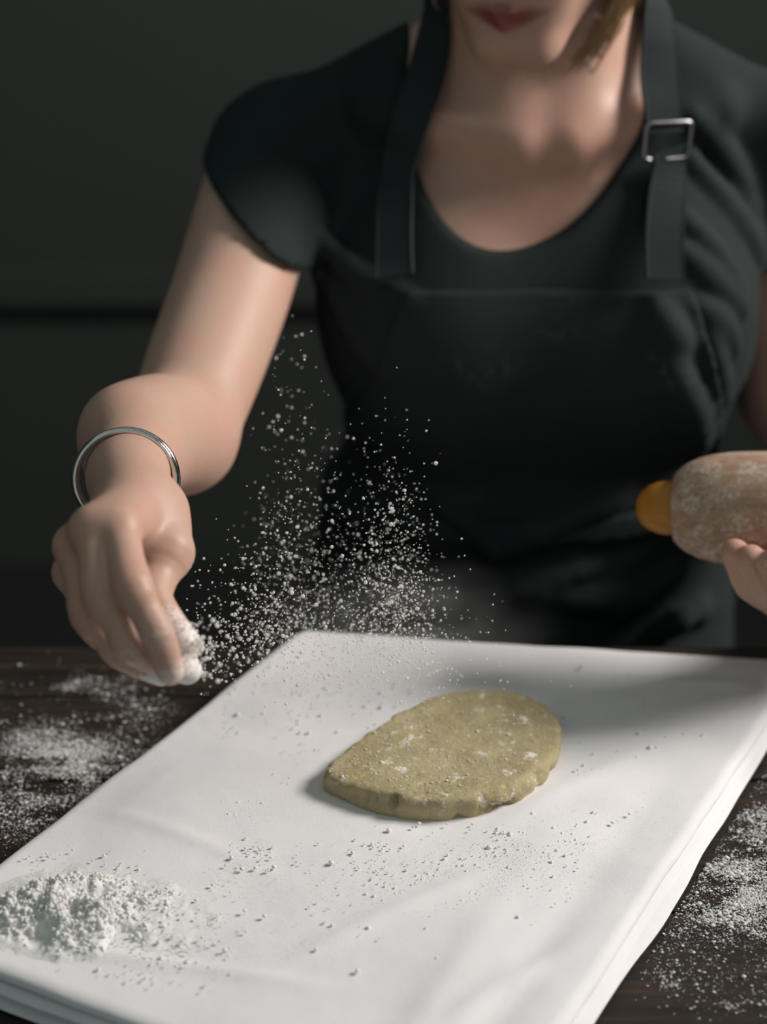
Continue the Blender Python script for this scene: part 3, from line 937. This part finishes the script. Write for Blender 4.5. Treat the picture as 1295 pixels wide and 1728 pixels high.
# straps and buckle
UNI = Field(); UNI.items = list(SHIRT.items) + [(fn, k) for fn, k in BODY.items[:14]]
def strap_mesh(pts, nrms, width, thick):
    P = np.asarray(pts); n = len(P); tan = np.gradient(P, axis=0); tan /= np.linalg.norm(tan, axis=1)[:, None]
    V, F = [], []
    for i in range(n):
        N = nrms[i] - tan[i] * (nrms[i] @ tan[i]); N /= np.linalg.norm(N)
        S = np.cross(tan[i], N)
        for (a, c) in ((-1, -1), (-.94, 1), (-.80, .55), (.80, .55), (.94, 1), (1, -1)):
            V.append(P[i] + S * a * width / 2 + N * c * thick / 2)
    for i in range(n - 1):
        for k in range(6):
            F.append((i * 6 + k, i * 6 + (k + 1) % 6, (i + 1) * 6 + (k + 1) % 6, (i + 1) * 6 + k))
    F.append(tuple(range(6))); F.append(tuple(range((n - 1) * 6, n * 6))[::-1])
    return V, F
def strap(px_pts, lift, width, extra_before=(), thick=.0024):
    cs = catmull(px_pts, 6)
    P = np.array([trace(UNI, x, y) for x, y in cs])
    N = np.array([grad(UNI, p, .010) for p in P])
    for _ in range(4):
        N[1:-1] = (N[:-2] + N[1:-1] + N[2:]) / 3
        P[1:-1] = .25 * P[:-2] + .5 * P[1:-1] + .25 * P[2:]
    N /= np.linalg.norm(N, axis=1)[:, None]
    P = P + N * lift
    if len(extra_before):
        ex = np.array([e[0] for e in extra_before]); en = np.array([e[1] for e in extra_before], float)
        allp = np.concatenate([ex, P[::3]]); alln = np.concatenate([en, N[::3]])
        P = catmull(allp, 6); N = catmull(alln, 6); N /= np.linalg.norm(N, axis=1)[:, None]
    V, F = strap_mesh(P, N, width, thick)
    o = mesh_obj('neck_strap', V, F, M_STRAP, smooth=False); fix_normals(o); adopt(o, apron)
    return P, N
back = [((CX, 1.372, 1.395), (0, 1, .1)), ((CX + .045, 1.350, 1.392), (.5, .8, .3)), ((CX + .075, 1.310, 1.375), (.8, .2, .6))]
strap([(1098, 8), (1106, 70), (1112, 140), (1117, 222)], .0062, .028, back)
backl = [((CX - a + .0 + CX * 0, y, z), (-nx, ny, nz)) for ((a, y, z), (nx, ny, nz)) in [((0.0, 1.372, 1.395), (0, 1, .1)), ((.045, 1.350, 1.392), (.5, .8, .3)), ((.075, 1.310, 1.375), (.8, .2, .6))]]
strap([(742, 12), (734, 70), (716, 140), (690, 220), (674, 300), (668, 400), (668, 470)], .0035, .027, backl)
PB, NB = strap([(1119, 247), (1120, 320), (1119, 400), (1118, 478)], .0085, .027)
# buckle: rectangular wire loop
bc = trace(UNI, 1119, 234); bn = grad(UNI, bc, .012); bc = bc + bn * .0068
up_ = np.array([.03, 0, 1.0]); up_ -= bn * (up_ @ bn); up_ /= np.linalg.norm(up_); sd = np.cross(up_, bn)
if sd[0] < 0: sd = -sd
bw, bh, br = .0178, .0125, .0045
loop = []
for (sx, sz, a0) in ((1, 1, 0), (-1, 1, 90), (-1, -1, 180), (1, -1, 270)):
    for a in np.radians(np.linspace(a0, a0 + 90, 6)):
        loop.append(bc + sd * (sx * (bw - br) + br * math.cos(a)) + up_ * (sz * (bh - br) + br * math.sin(a)))
loop.append(loop[0]); loop = np.array(loop)
bv, bf = tube(loop, [.0016] * len(loop), 8, False)
bk = mesh_obj('buckle', bv, bf, M_BUCKLE); fix_normals(bk); adopt(bk, apron); tag(bk, 'dark steel rectangular strap buckle')
# trousers and shoes behind the table
TR = Field().add(f_loft([(.70, CX, 1.36, .160, .100), (.80, CX, 1.36, .168, .108), (.92, CX, 1.352, .152, .102)], -.002), .03)
for s in (-1, 1):
    TR.add(f_cone((CX + s * .082, 1.36, .74), .085, (CX + s * .090, 1.365, .44), .062), .05)
    TR.add(f_cone((CX + s * .090, 1.365, .44), .062, (CX + s * .095, 1.39, .07), .047), .03)
tv, tf = surface_nets(lambda X, Y, Z: np.maximum(TR(X, Y, Z), .06 - Z), (-.13, 1.16, .03), (.36, 1.56, .96), .008)
adopt(mesh_obj('trousers', tv, tf, M_TROUSER), person)
for s in (-1, 1):
    SHO = Field().add(f_cone((CX + s * .095, 1.405, .045), .042, (CX + s * .105, 1.25, .035), .036), .02).add(f_cone((CX + s * .095, 1.395, .05), .042, (CX + s * .095, 1.395, .10), .046), .02)
    c = CX + s * .1
    tv, tf = surface_nets(lambda X, Y, Z: smax(SHO(X, Y, Z), .004 - Z, .004), (c - .08, 1.18, -.01), (c + .08, 1.48, .16), .006)
    adopt(mesh_obj('shoe', tv, tf, M_STRAP), person)

# ------------------------------------------------------------------ silver bangle on the wrist
n_ = fore_ax
e1 = np.array([1.0, 0, 0]); e1 -= n_ * (e1 @ n_); e1 /= np.linalg.norm(e1)
e2 = np.cross(e1, n_); e2 = e2 if e2[2] > 0 else -e2
bcen = WA(212, 810, .885)
A = np.radians(np.linspace(4, 560, 150)); tt = np.linspace(0, 1, 150)
path = np.array([bcen + .0266 * (1 - .03 * t) * (math.cos(a) * e1 + math.sin(a) * .98 * e2) - n_ * (.0085 * t) for a, t in zip(A, tt)])
rad = .00025 + .0025 * np.clip(np.sin(np.pi * np.clip(tt * 1.0, 0, 1)), 0, 1) ** .8
bv, bf = tube(path, rad, 12)
ban = mesh_obj('bangle', bv, bf, M_SILVER); fix_normals(ban)
tag(ban, 'polished silver open bangle with pointed ends around the wrist', 'bracelet')

# ------------------------------------------------------------------ rolling pin
def lathe(prof, seg=48):
    V, F = [], []
    for r, z in prof:
        for k in range(seg):
            a = 2 * math.pi * k / seg; V.append((r * math.cos(a), r * math.sin(a), z))
    for i in range(len(prof) - 1):
        for k in range(seg): F.append((i * seg + k, i * seg + (k + 1) % seg, (i + 1) * seg + (k + 1) % seg, (i + 1) * seg + k))
    F.append(tuple(range(seg))[::-1]); F.append(tuple(range((len(prof) - 1) * seg, len(prof) * seg)))
    return V, F
PR = .0355
pa = WL(1136, 857, 1.105); pdir = np.array([.965, -.24, .09]); pdir /= np.linalg.norm(pdir)
pin = empty('rolling_pin', pa); pin.rotation_euler = Vector(pdir).to_track_quat('Z', 'Y').to_euler()
tag(pin, 'floury pale wooden rolling pin with an orange-brown handle, held in one hand', 'rolling pin')
LP = .19
sh_ = [(.0005, .0005), (.0165, .0), (.0205, .0008), (.0238, .0035), (.0280, .0090), (.0315, .0165), (.0338, .0260), (.0350, .0370), (PR, .050)]
prof_ = sh_ + [(PR, z) for z in np.linspace(.062, LP - .062, 6)] + [(r, LP - z) for r, z in sh_[::-1]]
vv, ff = lathe(prof_); o = mesh_obj('roller', vv, ff, M_PIN); o.parent = pin
hpf = [(.0160, .008), (.0170, -.001), (.0172, -.004), (.0162, -.0095), (.0140, -.0150), (.0105, -.0195), (.0060, -.0222), (.0005, -.0232)]
for s in (0, 1):
    pf = [(r, z) for r, z in hpf] if s == 0 else [(r, LP - z) for r, z in hpf]
    vv, ff = lathe(pf, 32); o = mesh_obj('handle', vv, ff, M_HANDLE); o.parent = pin; fix_normals(o)

# ------------------------------------------------------------------ flour
def field_pile():
    c = PZ(122, 1545, zt); n = 260
    xs = np.linspace(-.075, .085, n); ys = np.linspace(-.060, .062, n)
    X, Y = np.meshgrid(xs, ys, indexing='ij')
    wx = X + .006 * fbm(X * 60, Y * 60, 0, 2, 3); wy = Y + .006 * fbm(X * 60, Y * 60, 5, 2, 9)
    base = .0105 * np.exp(-((wx + .004) / .030) ** 2 - ((wy - .002) / .022) ** 2) + .0026 * np.exp(-((wx - .012) / .042) ** 2 - ((wy - .002) / .030) ** 2)
    bil = 1 - np.abs(fbm(X * 75, Y * 75, 0, 4, 17))
    lump = (bil - .55) * .0045 + .0010 * np.abs(fbm(X * 260, Y * 260, 0, 3, 77))
    m_ = np.clip(base / .006, 0, 1)
    h = base + lump * m_
    for (px, py, r, dp) in ((150, 1497, .0085, .012), (66, 1556, .006, .007), (206, 1560, .0075, .008), (128, 1538, .006, .005), (100, 1500, .005, .004)):
        p = PZ(px, py, zt + .010) - c
        h -= dp * np.exp(-(((X - p[0]) / r) ** 2 + ((Y - p[1]) / r) ** 2) ** 1.5)
    h = np.maximum(h, 0) - .0022 + .0012 * np.clip(base / .002, 0, 1)
    V = np.dstack([X + c[0], Y + c[1], zt + .0004 + h]).reshape(-1, 3)
    I = np.arange(n * n).reshape(n, n)
    F = np.stack([I[:-1, :-1], I[1:, :-1], I[1:, 1:], I[:-1, 1:]], -1).reshape(-1, 4)
    F = F[(V[F][:, :, 2].max(axis=1) > zt - .0012)]
    used = np.unique(F); mp = -np.ones(len(V), int); mp[used] = np.arange(len(used))
    return V[used], mp[F]
V, F = field_pile()
sel = np.argwhere(V[:, 2] > zt + .0006)[:, 0]
w_ = np.clip((V[sel, 2] - zt) / .008, .05, 1); pk = rng.choice(sel, 2600, p=w_ / w_.sum())
LP_ = V[pk] + rng.normal(0, .0006, (2600, 3)); LR = np.exp(rng.normal(math.log(.00065), .45, 2600)).clip(.0003, .0022)
LPv = (LP_[:, None, :] + ICO_V[None] * LR[:, None, None] * (1 + .16 * rng.normal(size=(2600, len(ICO_V), 1)))).reshape(-1, 3)
tri = np.concatenate([F[:, [0, 1, 2]], F[:, [0, 2, 3]], (ICO_F[None] + (np.arange(2600) * len(ICO_V))[:, None, None]).reshape(-1, 3) + len(V)])
pile = mesh_obj('flour_pile', np.concatenate([V, LPv]), tri, M_FLOUR)
tag(pile, 'small lumpy heap of white flour on a corner of the cloth', 'flour', kind='stuff')

def grains(name, pos, rad, tv, tf, flat=1.0, jitter=.25, mat=None):
    N = len(pos); k = len(tv)
    S = rad[:, None, None] * (1 + jitter * rng.normal(size=(N, k, 1)).clip(-1.5, 1.5)) * np.array([1, 1, flat])
    V = (pos[:, None, :] + tv[None] * S).reshape(-1, 3)
    F = (tf[None] + (np.arange(N) * k)[:, None, None]).reshape(-1, 3)
    return mesh_obj(name, V, F, mat or M_GRAIN)

def px_cloud(cx, cy, sx, sy, n, z):
    xs = rng.normal(cx, sx, n); ys = rng.normal(cy, sy, n)
    return np.array([PZ(x, y, z) for x, y in zip(xs, ys)])
def inside_cloth(P, margin=0.0):
    q = [C_NL, C_NR, C_FR, C_FL]; ok = np.ones(len(P), bool)
    for i in range(4):
        a, b_ = q[i], q[(i + 1) % 4]; e = b_ - a; e = e / np.linalg.norm(e)
        ok &= (e[0] * (P[:, 1] - a[1]) - e[1] * (P[:, 0] - a[0])) > margin
    return ok

# crumbs on the cloth: clumps, then fine powder
def crumbs():
    P = []
    for c in ((410, 1455, 22, 14, 26), (440, 1440, 25, 9, 22), (380, 1490, 12, 7, 8), (500, 1457, 6, 4, 6), (230, 1580, 60, 42, 190), (300, 1610, 50, 25, 60),
              (120, 1455, 70, 18, 24), (60, 1445, 14, 6, 10), (200, 1465, 14, 5, 10), (560, 1560, 90, 40, 26), (350, 1560, 40, 30, 30),
              (690, 1480, 90, 40, 120), (860, 1440, 70, 30, 110), (930, 1405, 50, 24, 60), (780, 1490, 90, 30, 50), (500, 1270, 45, 50, 46), (400, 1360, 25, 14, 34), (560, 1180, 90, 30, 110),
              (1060, 1220, 60, 60, 26), (990, 1300, 14, 10, 14), (1120, 1180, 60, 30, 16), (860, 1408, 10, 5, 9), (640, 1450, 40, 20, 30), (390, 1225, 8, 16, 8)):
        P.append(px_cloud(*c, zt + .0008))
    P = np.concatenate(P); P = P[inside_cloth(P, .006)]
    r = np.exp(rng.normal(math.log(.00045), .45, len(P))).clip(.0002, .0015)
    return P, r
P, r = crumbs()
P[:, 2] += r * .15
o = grains('flour_crumbs', P, r, IC2_V, IC2_F, .8, .10, M_FLOUR)
tag(o, 'loose white flour crumbs scattered over the cloth', 'flour', kind='stuff')
P = np.concatenate([px_cloud(*c, zt + .0012) for c in ((770, 1480, 120, 30, 1500), (870, 1440, 70, 26, 900), (620, 1480, 90, 40, 600), (330, 1590, 90, 45, 900), (230, 1570, 70, 45, 1200), (1010, 1400, 70, 60, 500), (420, 1470, 40, 24, 500), (600, 1200, 120, 50, 600), (390, 1360, 40, 18, 250), (110, 1545, 90, 50, 600))])
P = P[inside_cloth(P, .006)]
r = np.exp(rng.normal(math.log(.00017), .35, len(P)))
o = grains('flour_powder', P, r, OCT_V, OCT_F, .7, .2, M_FLOUR)
tag(o, 'fine flour powder dusting the white cloth', 'flour', kind='stuff')

# flour on the dough
P = []
for c in ((575, 1300, 14, 10, 14), (556, 1306, 8, 5, 10), (620, 1290, 30, 25, 40), (700, 1280, 70, 40, 240), (760, 1240, 80, 35, 220), (800, 1335, 12, 5, 14), (850, 1260, 60, 40, 120), (690, 1315, 30, 14, 60)):
    P.append(px_cloud(*c, dz_top + .0011))
P = np.concatenate(P)
def in_ring(P):
    x, y = P[:, 0], P[:, 1]; ins = np.zeros(len(P), bool); q = cen + (ring - cen) * .97
    j = NR - 1
    for i in range(NR):
        c = ((q[i, 1] > y) != (q[j, 1] > y)) & (x < (q[j, 0] - q[i, 0]) * (y - q[i, 1]) / (q[j, 1] - q[i, 1] + 1e-12) + q[i, 0])
        ins ^= c; j = i
    return ins
P = P[in_ring(P)]
r = np.exp(rng.normal(math.log(.00034), .45, len(P))).clip(.00012, .0014)
o = grains('flour_specks', P, r, ICO_V, ICO_F, .75, .18, M_FLOUR)
tag(o, 'white flour specks sprinkled on top of the dough', 'flour', kind='stuff')

# flour strewn on the table boards
def table_flour(spec, n_streak_seed):
    out = []
    for (cx, cy, sx, sy, n) in spec:
        P = px_cloud(cx, cy, sx, sy, n, T + .0002)
        m_ = fbm(P[:, 0] * 45, P[:, 1] * 70, 0, 4, n_streak_seed)
        out.append(P[m_ > rng.normal(.0, .52, len(P))])
    return np.concatenate(out)
P1 = table_flour([(95, 1290, 70, 30, 11000), (100, 1290, 45, 20, 5000), (120, 1268, 60, 14, 2500), (20, 1350, 50, 30, 5200), (150, 1305, 45, 20, 2600), (60, 1385, 70, 30, 1500), (200, 1205, 60, 18, 1100), (180, 1165, 60, 14, 900),
                  (110, 1160, 14, 4, 260), (150, 1150, 20, 5, 220), (50, 1240, 25, 10, 600), (215, 1145, 20, 5, 200), (30, 1160, 20, 5, 80), (260, 1205, 30, 12, 300), (100, 1250, 90, 80, 700), (240, 1270, 40, 14, 600)], 61)
P2 = table_flour([(1262, 1440, 50, 45, 9500), (1240, 1500, 55, 28, 9500), (1285, 1350, 30, 40, 2500), (1210, 1545, 45, 22, 2500), (1180, 1600, 60, 45, 900), (1285, 1520, 40, 40, 2500), (1240, 1650, 60, 45, 320), (1110, 1650, 16, 8, 260), (1135, 1660, 12, 6, 160),
                  (1220, 1590, 12, 6, 160), (1230, 1700, 12, 6, 60), (1290, 1600, 40, 40, 500)], 71)
P = np.concatenate([P1, P2])
keep = ~inside_cloth(P, -.008) & (P[:, 1] < TY1 - .01)
P = P[keep]
r = np.exp(rng.normal(math.log(.00028), .60, len(P))).clip(.0001, .0018)
P[:, 2] += r * .25
o = grains('spilled_flour', P, r, OCT_V, OCT_F, .55, .2, M_FLOUR)
tag(o, 'white flour spilled and smeared over the dark table boards', 'flour', kind='stuff')

# flour falling through the air beside the hand
def cloud():
    P, R = [], []
    def blob(c, s, n, rm, rs_=.4):
        P.append(rng.normal(c, s, (n, 3))); R.append(np.exp(rng.normal(math.log(rm), rs_, n)))
    def at(px, py, d): return W(px, py, d)
    # two drifting curtains, thin above and dense below
    for (px, sx, d, sd_, n, top) in ((500, 58, 1.02, .055, 1500, 640), (668, 46, 1.00, .030, 1900, 690), (585, 75, 1.04, .045, 1000, 760)):
        tq = np.abs(rng.normal(0, .36, n * 2)); tq = 1 - tq[tq < 1.15][:n]; n = len(tq)
        py = top + (1150 - top) * tq + rng.normal(0, 22, n)
        spread = .55 + .45 * tq
        x = px + rng.normal(0, 1, n) * sx * spread
        dd = rng.normal(d, sd_, n)
        P.append(np.array([at(a, b_, c) for a, b_, c in zip(x, py, dd)])); R.append(np.exp(rng.normal(math.log(.00035), .45, n)))
    for (px, py, sx, sy, d, n, rm) in ((370, 1090, 30, 35, .91, 130, .0005), (430, 1070, 40, 40, .95, 220, .00045), (348, 1085, 10, 25, .86, 40, .0007), (352, 1140, 8, 8, .86, 9, .0011), (331, 1092, 6, 12, .853, 40, .0009),
                                       (320, 1058, 10, 5, .855, 22, .0006), (400, 1010, 50, 50, .97, 150, .0005), (480, 640, 25, 60, 1.10, 34, .0006), (800, 1080, 60, 60, 1.0, 70, .0004)):
        x = rng.normal(px, sx, n); y = rng.normal(py, sy, n); dd = rng.normal(d, .025 if n > 60 else .008, n)
        P.append(np.array([at(a, b_, c) for a, b_, c in zip(x, y, dd)])); R.append(np.exp(rng.normal(math.log(rm), .4, n)))
    P = np.concatenate(P); R = np.concatenate(R).clip(.00015, .0013)
    ok = P[:, 2] > zt + .002
    return P[ok], R[ok]
P, r = cloud()
o = grains('falling_flour', P, r, ICO_V, ICO_F, 1.0, .15)
tag(o, 'cloud of fine white flour falling through the air beside the hand', 'flour', kind='stuff')

# thin floating dust where the flour comes down
m, nt, b = new_mat('flour_dust_haze')
nt.nodes.remove(b)
tc = nd(nt, 'ShaderNodeTexCoord')
ln = nd(nt, 'ShaderNodeVectorMath'); ln.operation = 'LENGTH'; nt.links.new(tc.outputs['Object'], ln.inputs[0])
fall = thresh(nt, ln.outputs['Value'], 1.0, .15)
nz = thresh(nt, noise(nt, 2.2, 3, .55, tc.outputs['Object']), .30, .75)
vs = nd(nt, 'ShaderNodeVolumeScatter'); vs.inputs['Color'].default_value = (.97, .96, .95, 1); vs.inputs['Anisotropy'].default_value = 0.0
nt.links.new(math_n(nt, 'MULTIPLY', math_n(nt, 'MULTIPLY', fall, nz), 6.0), vs.inputs['Density'])
nt.links.new(vs.outputs[0], nt.nodes['Material Output'].inputs['Volume'])
hz = mesh_obj('flour_haze', IC2_V, IC2_F, m)
hz.location = (.015, 1.0, zt + .042); hz.scale = (.115, .080, .042)
tag(hz, 'faint haze of flour dust floating above the far end of the cloth', 'flour', kind='stuff')
